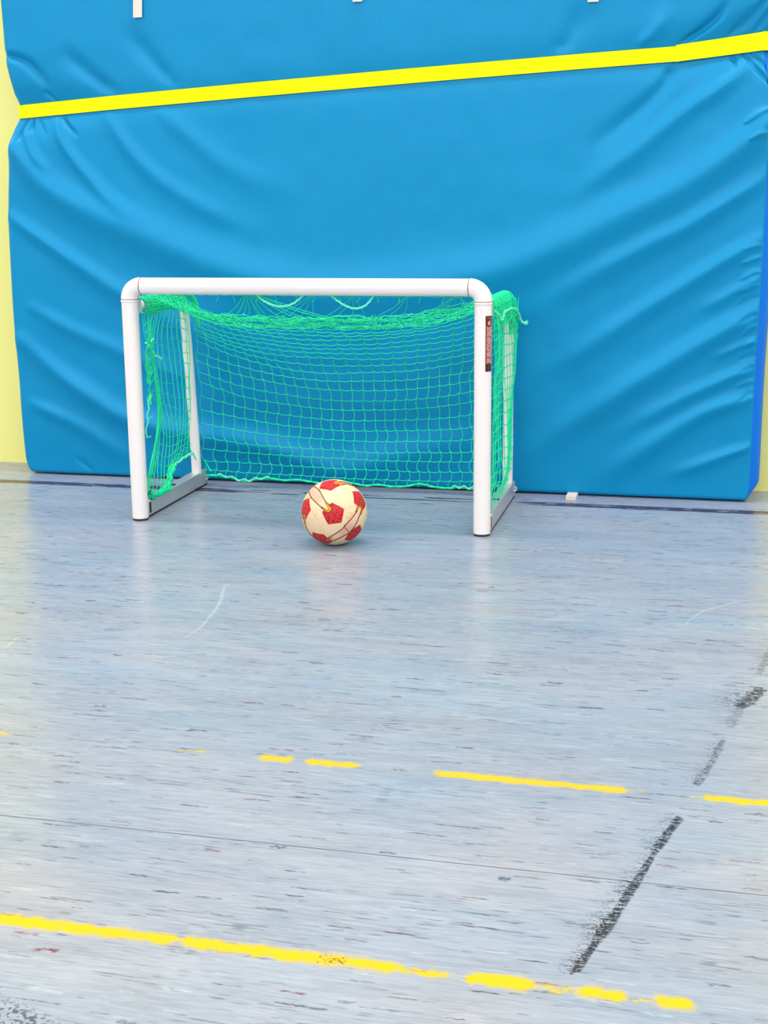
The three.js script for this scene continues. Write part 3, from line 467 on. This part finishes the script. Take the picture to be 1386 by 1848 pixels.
// left side, pulled forward and torn
{
  const at = (a, t) => { const rows = LEFT_NET.map((c) => curveAt(c, t)), q = curveAt(rows, a); return [-0.562 + 0.012 * Math.sin(a * 7 + t * 5) * Math.sin(Math.PI * t) + (noise(a * 9, t * 9, 91) - 0.5) * 0.008, q[1], q[0]]; };
  const c = new Cords(), nc = 15, nr = 19;
  for (let k = 0; k <= nc; k++) { const pts = []; for (let q = 0; q <= 76; q++) { const t = q / 76, f = (t * nr) % 1, p = at(k / nc, t); p[2] += (k % 2 ? 1 : -1) * 0.0025 * Math.sin(Math.PI * f) + (k < 6 ? 0.012 * (noise(k * 3.3, t * 6, 93) - 0.5) : 0); pts.push(p); } c.add(pts, 0.0014); }
  for (let r = 1; r < nr; r++) { if (r > 8 && r < 13) { } const pts = []; for (let q = 0; q <= nc * 4; q++) { const a = q / (nc * 4); if (a < 0.2 && r > 9 && r < 14) continue; const p = at(a, (r + 0.25 * noise(r, a * 6, 94)) / nr); p[1] -= 0.002 * Math.sin(Math.PI * ((q % 4) / 4)); pts.push(p); } c.add(pts, 0.0013); }
  for (let k = 0; k <= nc; k++) for (let r = 1; r < nr; r++) c.knot(at(k / nc, r / nr), 0.0027);
  const Q = rng(3); for (let n = 0; n < 10; n++) { const pts = []; for (let q = 0; q <= 20; q++) { const t = lerp(0.22, 0.98, q / 20), p = at(clamp(0.02 + 0.2 * noise(n * 5.1, t * 4, 95)), t); p[0] += (Q() - 0.5) * 0.004; pts.push(p); } c.add(pts, 0.0015); }
  part('side_netting', c.build(), netGreen, net, 'torn side mesh pulled towards the front post');
  const X = -0.556;
  const path = (L, n = 24) => resample(L, n).map((q, k) => [X + 0.003 * Math.sin(k * 1.3), q[1] + 0.0016 * Math.sin(k * 2.1), q[0]]);
  const lobe = new Cords();   // strands that run from the knot down to the loose end
  for (let n = 0; n < 7; n++) { const o = (n - 3) * 0.012; lobe.add(path([[-0.075 + o * 0.15, 0.575], [-0.082 + o * 0.8, 0.53], [-0.088 + o, 0.48], [-0.086 + o * 0.6, 0.44], [-0.088, 0.406], [-0.074, 0.376]], 26).map((p, k) => [p[0] + 0.002 * n - 0.006, p[1], p[2] + 0.002 * Math.sin(k * 1.1 + n)]), 0.0014); }
  for (let n = 0; n < 6; n++) { const y = 0.55 - n * 0.024; lobe.add([[X, y, -0.06 - 0.002 * n], [X + 0.003, y - 0.01, -0.09], [X, y + 0.004 - 0.03 * (n % 2), -0.125 - 0.006 * n]], 0.0013); }
  lobe.add([[X, 0.42, -0.086], [X + 0.002, 0.385, -0.125], [X, 0.36, -0.165]], 0.0014);
  part('torn_strands', lobe.build(), netGreen, net);
  for (const [L, n, r] of [[TEAR_KNOT_A, 10, 0.0034], [TEAR_KNOT_B, 22, 0.0034], [LOOSE_END, 16, 0.0026]]) part('torn_cord', new Cords().add(path(L, n), r, 6).build(), netPale, net, 'pale frayed cord end at the tear');
  for (const [z, y] of [[-0.038, 0.268], [-0.058, 0.33]]) part('frayed_end', new Cords().add([[X, y, z], [X + 0.004, y + 0.002, z - 0.03], [X, y - 0.006, z - 0.035]], 0.0016, 5).build(), netPale, net);
  const e = new Cords(); for (let n = 0; n < 5; n++) e.add(path(BOTTOM_BUNCH.map(([z, y]) => [z + 0.006 * Math.sin(n * 2), y + 0.007 * Math.cos(n * 1.9)]), 26).map((p, k) => [p[0] + 0.008 * Math.sin(n * 1.3 + k * 0.5), p[1], p[2]]), 0.0052, 7);
  part('bunched_hem', e.build(), netGreen, net); part('edge_cord', new Cords().add(path(BOTTOM_TIE, 22), 0.0042, 7).add([[X, 0.145, -0.45], [X, 0.13, -0.462], [X + 0.004, 0.115, -0.468]], 0.0032, 6).build(), netPale, net);
}
// mesh wound over the left top tube
{
  const f = new Cords(), over = (a, t, lay) => { const z = lerp(-0.075, -0.43, a), ang = lerp(-0.4, 2.5, t), R = 0.0215 + 0.0025 * lay + 0.002 * noise(a * 14, t * 6, 107 + lay); return [-HX + R * Math.sin(ang) + 0.003 * t, 0.702 + R * Math.cos(ang) - 0.012 * t, z]; };
  for (let lay = 0; lay < 2; lay++) { for (let k = 0; k <= 26; k++) { const pts = []; for (let q = 0; q <= 14; q++) pts.push(over(clamp((k + 0.8 * noise(k, q / 9, 108 + lay)) / 27), q / 14, lay)); f.add(pts, 0.0016); } for (let r = 0; r < 9; r++) { const pts = []; for (let q = 0; q <= 40; q++) pts.push(over(q / 40, clamp((r + 0.6 * noise(q / 6, r, 109 + lay)) / 9), lay)); f.add(pts, 0.0016); } }
  part('folded_flap', f.build(), netGreen, net, 'mesh wound over the left top tube');
}
// right side, hanging outside the rear tube, with a flap folded over the top
{
  const at = (a, t) => { const z = lerp(-0.035, -0.6, a), yTop = 0.715 - 0.01 * a, yBot = lerp(0.062, 0.035, a); return [0.598 - 0.014 * smooth(0.9, 1, a) + 0.006 * Math.sin(a * 9 + t * 4) + (noise(a * 8, t * 8, 101) - 0.5) * 0.008 - 0.02 * smooth(0.85, 1, t), lerp(yTop, yBot, t) - 0.05 * smooth(0.9, 1, a) * (1 - t) + (noise(a * 6, t * 6, 102) - 0.5) * 0.01, Math.max(-0.602, z)]; };
  const c = new Cords(), nc = 16, nr = 18;
  for (let k = 0; k <= nc; k++) { const pts = []; for (let q = 0; q <= 90; q++) { const t = q / 90, f = (t * nr) % 1, p = at(k / nc, t); p[2] += (k % 2 ? 1 : -1) * 0.003 * Math.sin(Math.PI * f); pts.push(p); } c.add(pts, 0.0016); }
  for (let r = 1; r <= nr; r++) { const pts = []; for (let q = 0; q <= nc * 4; q++) { const p = at(q / (nc * 4), r / nr); p[1] -= 0.003 * Math.sin(Math.PI * ((q % 4) / 4)); pts.push(p); } c.add(pts, 0.0016); }
  for (let k = 0; k <= nc; k++) for (let r = 1; r < nr; r++) c.knot(at(k / nc, r / nr), 0.0032);
  part('side_netting', c.build(), netGreen, net, 'side mesh hanging outside the rear tube');
  const f = new Cords(), over = (a, t, lay) => { const z = lerp(-0.06, -0.53, a), ang = lerp(-0.9, 1.57, clamp(t / 0.45)), drop = Math.max(0, t - 0.45) / 0.55, R = 0.024 + 0.002 * lay, dip = 0.02 * smooth(0.82, 1, a); return [HX + R * Math.sin(ang) + 0.004 * Math.sin(a * 20 + lay) * drop + 0.006 * drop, 0.702 - dip + R * Math.cos(ang) - drop * (0.05 + 0.03 * noise(a * 9, lay, 103)), z]; };
  for (let lay = 0; lay < 3; lay++) { for (let k = 0; k <= 22; k++) { const pts = []; for (let q = 0; q <= 24; q++) pts.push(over(clamp((k + 0.5 * noise(k, lay, 104)) / 22.5), q / 24, lay)); f.add(pts, 0.0016); } for (let r = 0; r < 8; r++) { const pts = []; for (let q = 0; q <= 60; q++) pts.push(over(q / 60, clamp((r + 0.3 * noise(q / 5, r, 105)) / 7.4), lay)); f.add(pts, 0.0015); } }
  const Q = rng(12); for (let n = 0; n < 22; n++) { const pts = [], a0 = 0.8 + 0.2 * Q(), tw = Q() * 6; for (let q = 0; q <= 14; q++) { const t = q / 14; pts.push([0.592 + 0.012 * Math.sin(tw + t * 2), 0.69 - 0.045 * smooth(0.82, 0.98, a0) - 0.1 * t, lerp(-0.06, -0.57, a0) - 0.03 * t + 0.008 * Math.sin(tw)]); } f.add(pts, 0.0015); }
  part('folded_flap', f.build(), netGreen, net, 'bunched mesh folded over the rear bend');
  const wavy = (L, n) => resample(L, n).map((q, k) => [q[0] + 0.004 + 0.002 * Math.sin(k * 1.9), q[1] + 0.0018 * Math.sin(k * 2.3), q[2]]);
  part('torn_cord', new Cords().add(wavy(TORN_CORD, 40), 0.0042, 7).add(wavy(TORN_CORD_TAIL, 34), (t) => 0.0042 + 0.0012 * smooth(0.8, 1, t), 7).build(), netPale, net, 'pale torn edge cord with a free end');
}
// edge cords and lacing
{
  const e = new Cords(), pts = [], pts2 = []; for (let k = 0; k <= 160; k++) { const u = k / 160, q = sheetAt(u, 0); q[1] = Math.max(0.008, q[1] + 0.007 * Math.sin(u * 37) * Math.sin(u * 11) + 0.003); pts.push(q); pts2.push([q[0], Math.max(0.006, q[1] + 0.003 * Math.sin(u * 90)), q[2] + 0.005 * Math.cos(u * 90)]); }
  e.add(pts, 0.0034, 6).add(pts2, 0.0024, 5);
  e.add(resample([[-0.53, 0.055, -0.56], [-0.545, 0.08, -0.56], [-0.552, 0.1, -0.555]], 8), 0.003, 6);
  part('edge_cord', e.build(), netGreen, net, 'bottom edge cord of the back mesh');
  const strand = (u0, u1) => { const L = []; for (let k = 0; k <= 40; k++) { const u = lerp(u0, u1, k / 40), q = sheetAt(u, 0); L.push([q[0], Math.max(0.008, q[1] + 0.007 * Math.sin(u * 37) * Math.sin(u * 11) + 0.006 + 0.005 * Math.sin(k * 0.7)), q[2] + 0.006]); } return L; };
  for (const q of [[0.04, 0.22], [0.83, 0.97]]) part('edge_cord', new Cords().add(strand(...q), 0.0028, 6).build(), netPale, net, 'pale cord end along the bottom edge');
  for (const L of [LOOP_A, LOOP_B]) part('lacing_loop', new Cords().add(resample(L, 36).map((q, k) => [q[0], q[1] + 0.001 * Math.sin(k * 2.2), -0.012 + 0.0015 * Math.sin(k * 1.7)]), 0.0036, 7).build(), netPale, net, 'pale cord loop hanging under the crossbar');
  const Q = rng(44); for (let n = 0; n < 13; n++) { const x = -0.3 + n * 0.066 + 0.02 * Q(), y = HY - RT; part('lacing', new Cords().add([[x, y + 0.002, -0.012], [x + 0.006, y - 0.01, -0.014], [x + 0.016 * (Q() - 0.3), y - 0.022, -0.018]], 0.0014, 5).build(), netGreen, net); }
  const g = new Cords(); for (let n = 0; n < 6; n++) g.add(resample([[-0.556, 0.722, -0.36 - 0.012 * n], [-0.545 + 0.002 * n, 0.712, -0.43], [-0.538 + 0.003 * n, 0.68, -0.465], [-0.541 + 0.004 * n, 0.63 - 0.006 * n, -0.475]], 16), 0.0042, 6);
  part('corner_bunch', g.build(), netGreen, net, 'knotted bunch of mesh at the rear corner');
}

// ---------------------------------------------------------------- ball
{
  const C = new THREE.Vector3(0.152, 0.1008, 0.2), F = new THREE.Vector3(1.1276, 0.9316, 3.9293).normalize(), U = new THREE.Vector3(-0.044, 0.975, -0.219).addScaledVector(F, 0).projectOnPlane(F).normalize(), Rr = new THREE.Vector3().crossVectors(U, F);
  const turn = (x, y) => { const X = (x - 683) / 485, Y = (610 - y) / 485, q = X * X + Y * Y; return new THREE.Vector3(X, Y, Math.sqrt(Math.max(0, 1 - q))).normalize(); };
  const P0 = turn(672, 640), e1 = new THREE.Vector3(1, 0, 0).projectOnPlane(P0).normalize(), e2 = new THREE.Vector3().crossVectors(P0, e1), centers = [P0];
  const A = Math.atan(2), ring = [98, 27, -46, -116, 171].map((d) => d * Math.PI / 180);
  for (const a of ring) centers.push(P0.clone().multiplyScalar(Math.cos(A)).addScaledVector(e1, Math.sin(A) * Math.cos(a)).addScaledVector(e2, Math.sin(A) * Math.sin(a)));
  for (let k = 0; k < 6; k++) centers.push(centers[k].clone().negate());
  const frames = centers.map((c) => { const near = centers.slice().sort((a, b) => b.dot(c) - a.dot(c))[1], x = near.clone().projectOnPlane(c).normalize(); return [c, x, new THREE.Vector3().crossVectors(c, x)]; });
  const poly = (L, n) => resample(L, n || L.length * 4).map(([x, y]) => [(x - 683) / 485, (610 - y) / 485]);
  const inside = (x, y, L) => { let s = false; for (let i = 0, j = L.length - 1; i < L.length; j = i++) if ((L[i][1] > y) !== (L[j][1] > y) && x < (L[j][0] - L[i][0]) * (y - L[i][1]) / (L[j][1] - L[i][1]) + L[i][0]) s = !s; return s; };
  const dist = (x, y, L) => { let b = 9; for (let i = 1; i < L.length; i++) b = Math.min(b, segDist(x, y, L[i - 1], L[i])[0]); return b; };
  const s1a = poly([[300, 270], [350, 400], [490, 535], [570, 605], [625, 612]]), s1b = poly([[365, 225], [460, 285], [545, 440], [605, 500], [645, 560], [625, 612]]);
  const s2a = poly([[590, 985], [690, 930], [800, 850], [840, 800], [940, 695], [1000, 610], [1015, 545], [1060, 505]]), s2b = poly([[590, 985], [640, 1030], [720, 1005], [870, 930], [930, 885], [1000, 780], [1050, 660], [1088, 570], [1060, 505]]);
  const fields = [[...s1a, ...s1b.slice().reverse()], [...s2a, ...s2b.slice().reverse()]];
  const brown = [s1a, s1b, s2a, s2b, poly([[760, 165], [850, 175], [950, 205], [1010, 260]]), poly([[800, 215], [870, 200], [960, 225]]), poly([[222, 650], [240, 720], [262, 800], [310, 910], [370, 965]])];
  const gold = [[poly([[505, 545], [570, 588], [612, 592], [604, 540], [565, 475]]), 0.028], [poly([[1000, 610], [1025, 555], [1058, 528], [1080, 565], [1068, 640]]), 0.022], [poly([[585, 1015], [615, 1000], [650, 985]]), 0.018], [poly([[705, 180], [750, 175], [800, 205], [830, 190]]), 0.026], [poly([[215, 690], [235, 660], [245, 720], [262, 765]]), 0.02]];
  const dots = [[838, 803], [930, 887], [345, 400], [465, 292]].map(([x, y]) => [(x - 683) / 485, (610 - y) / 485]);
  const W = 1536, H = 768, d = new Uint8Array(W * H * 4), v = new THREE.Vector3();
  for (let j = 0; j < H; j++) for (let i = 0; i < W; i++) {
    const ph = (i + 0.5) / W * 2 * Math.PI, th = Math.PI * (1 - (j + 0.5) / H); v.set(-Math.cos(ph) * Math.sin(th), Math.cos(th), Math.sin(ph) * Math.sin(th));
    const c = [230, 207, 172], put = (q, a) => { for (let k = 0; k < 3; k++) c[k] += (q[k] - c[k]) * clamp(a); };
    put([214, 178, 128], 0.5 * smooth(0.55, 0.85, noise(v.x * 5 + 9, v.y * 5 + v.z * 4 + 9, 111)) * smooth(0.4, 0.8, noise(v.x * 19 + 40, v.y * 19 + v.z * 12 + 40, 112)));
    let f = frames[0]; for (const g of frames) if (v.dot(g[0]) > v.dot(f[0])) f = g;
    const w = v.dot(f[0]), px = v.dot(f[1]) / w, py = v.dot(f[2]) / w, ang = Math.atan2(py, px), rad = Math.hypot(px, py), sec = 2 * Math.PI / 5, a = ang - Math.round(ang / sec) * sec, apo = 0.37 * Math.cos(sec / 2), edge = rad * Math.cos(sec / 2 - Math.abs(a));
    if (edge < apo + 0.01) {
      const inn = smooth(apo + 0.004, apo - 0.004, edge); put([172, 2, 14], inn);
      const fx = px + 0.42, fy = py - 0.1, fan = Math.atan2(fy, fx) * 34; put([236, 140, 140], inn * 0.85 * smooth(0.8, 0.97, Math.abs(Math.sin(fan))) * smooth(0.25, 0.75, noise(px * 40, py * 40, 113) + 0.2) * smooth(0.1, 0.25, Math.hypot(fx, fy)));
      put([240, 110, 110], inn * 0.35 * smooth(0.6, 0.8, noise(px * 90 + 50, py * 90 + 50, 114)) * 0.4);
    }
    const m = v.z >= 0 ? 1 : -1, x = v.x * m, y = v.y;
    if (Math.abs(v.z) > 0.05) {
      fields.forEach((L, n) => { if (inside(x, y, L)) { put([232, 198, 174], 1); const t = n ? x * 0.75 + y * 0.66 : x * 0.55 - y * 0.83, mid = n ? Math.abs(t - (-0.07)) : Math.abs(t + 0.73); put([176, 80, 66], 0.9 * smooth(0.45, 0.8, Math.sin(t * (n ? 150 : 130))) * smooth(0.34, 0.12, mid)); if (n) put([120, 70, 40], 0.8 * smooth(0.3, 0.7, Math.sin(t * 70)) * smooth(0.07, 0.03, Math.abs(t + 0.05))); } });
      for (const [L, wd] of gold) { const q = dist(x, y, L); if (q < wd * 2) { put([250, 214, 190], smooth(wd * 1.7, wd * 1.5, q)); put([100, 46, 16], smooth(wd * 1.35, wd * 1.15, q)); put([236, 160, 8], smooth(wd * 0.85, wd * 0.65, q)); } }
      for (const L of brown) put([122, 74, 38], smooth(0.019, 0.012, dist(x, y, L)));
      for (const p of dots) put([70, 24, 24], smooth(0.024, 0.017, Math.hypot(x - p[0], y - p[1])));
    }
    const k = (j * W + i) * 4; d[k] = c[0]; d[k + 1] = c[1]; d[k + 2] = c[2]; d[k + 3] = 255;
  }
  const map = finish(d, W, H, true); map.wrapS = THREE.RepeatWrapping;
  const ball = part('soccer_ball', new THREE.SphereGeometry(0.1005, 96, 64), new THREE.MeshPhysicalMaterial({ map, roughness: 0.42, specularIntensity: 0.25 }));
  ball.position.copy(C); ball.quaternion.setFromRotationMatrix(new THREE.Matrix4().makeBasis(Rr, U, F));
  tag(ball, 'cream football with red pentagons and gold trim before the goal', 'ball');
}

renderer.render(scene, camera);
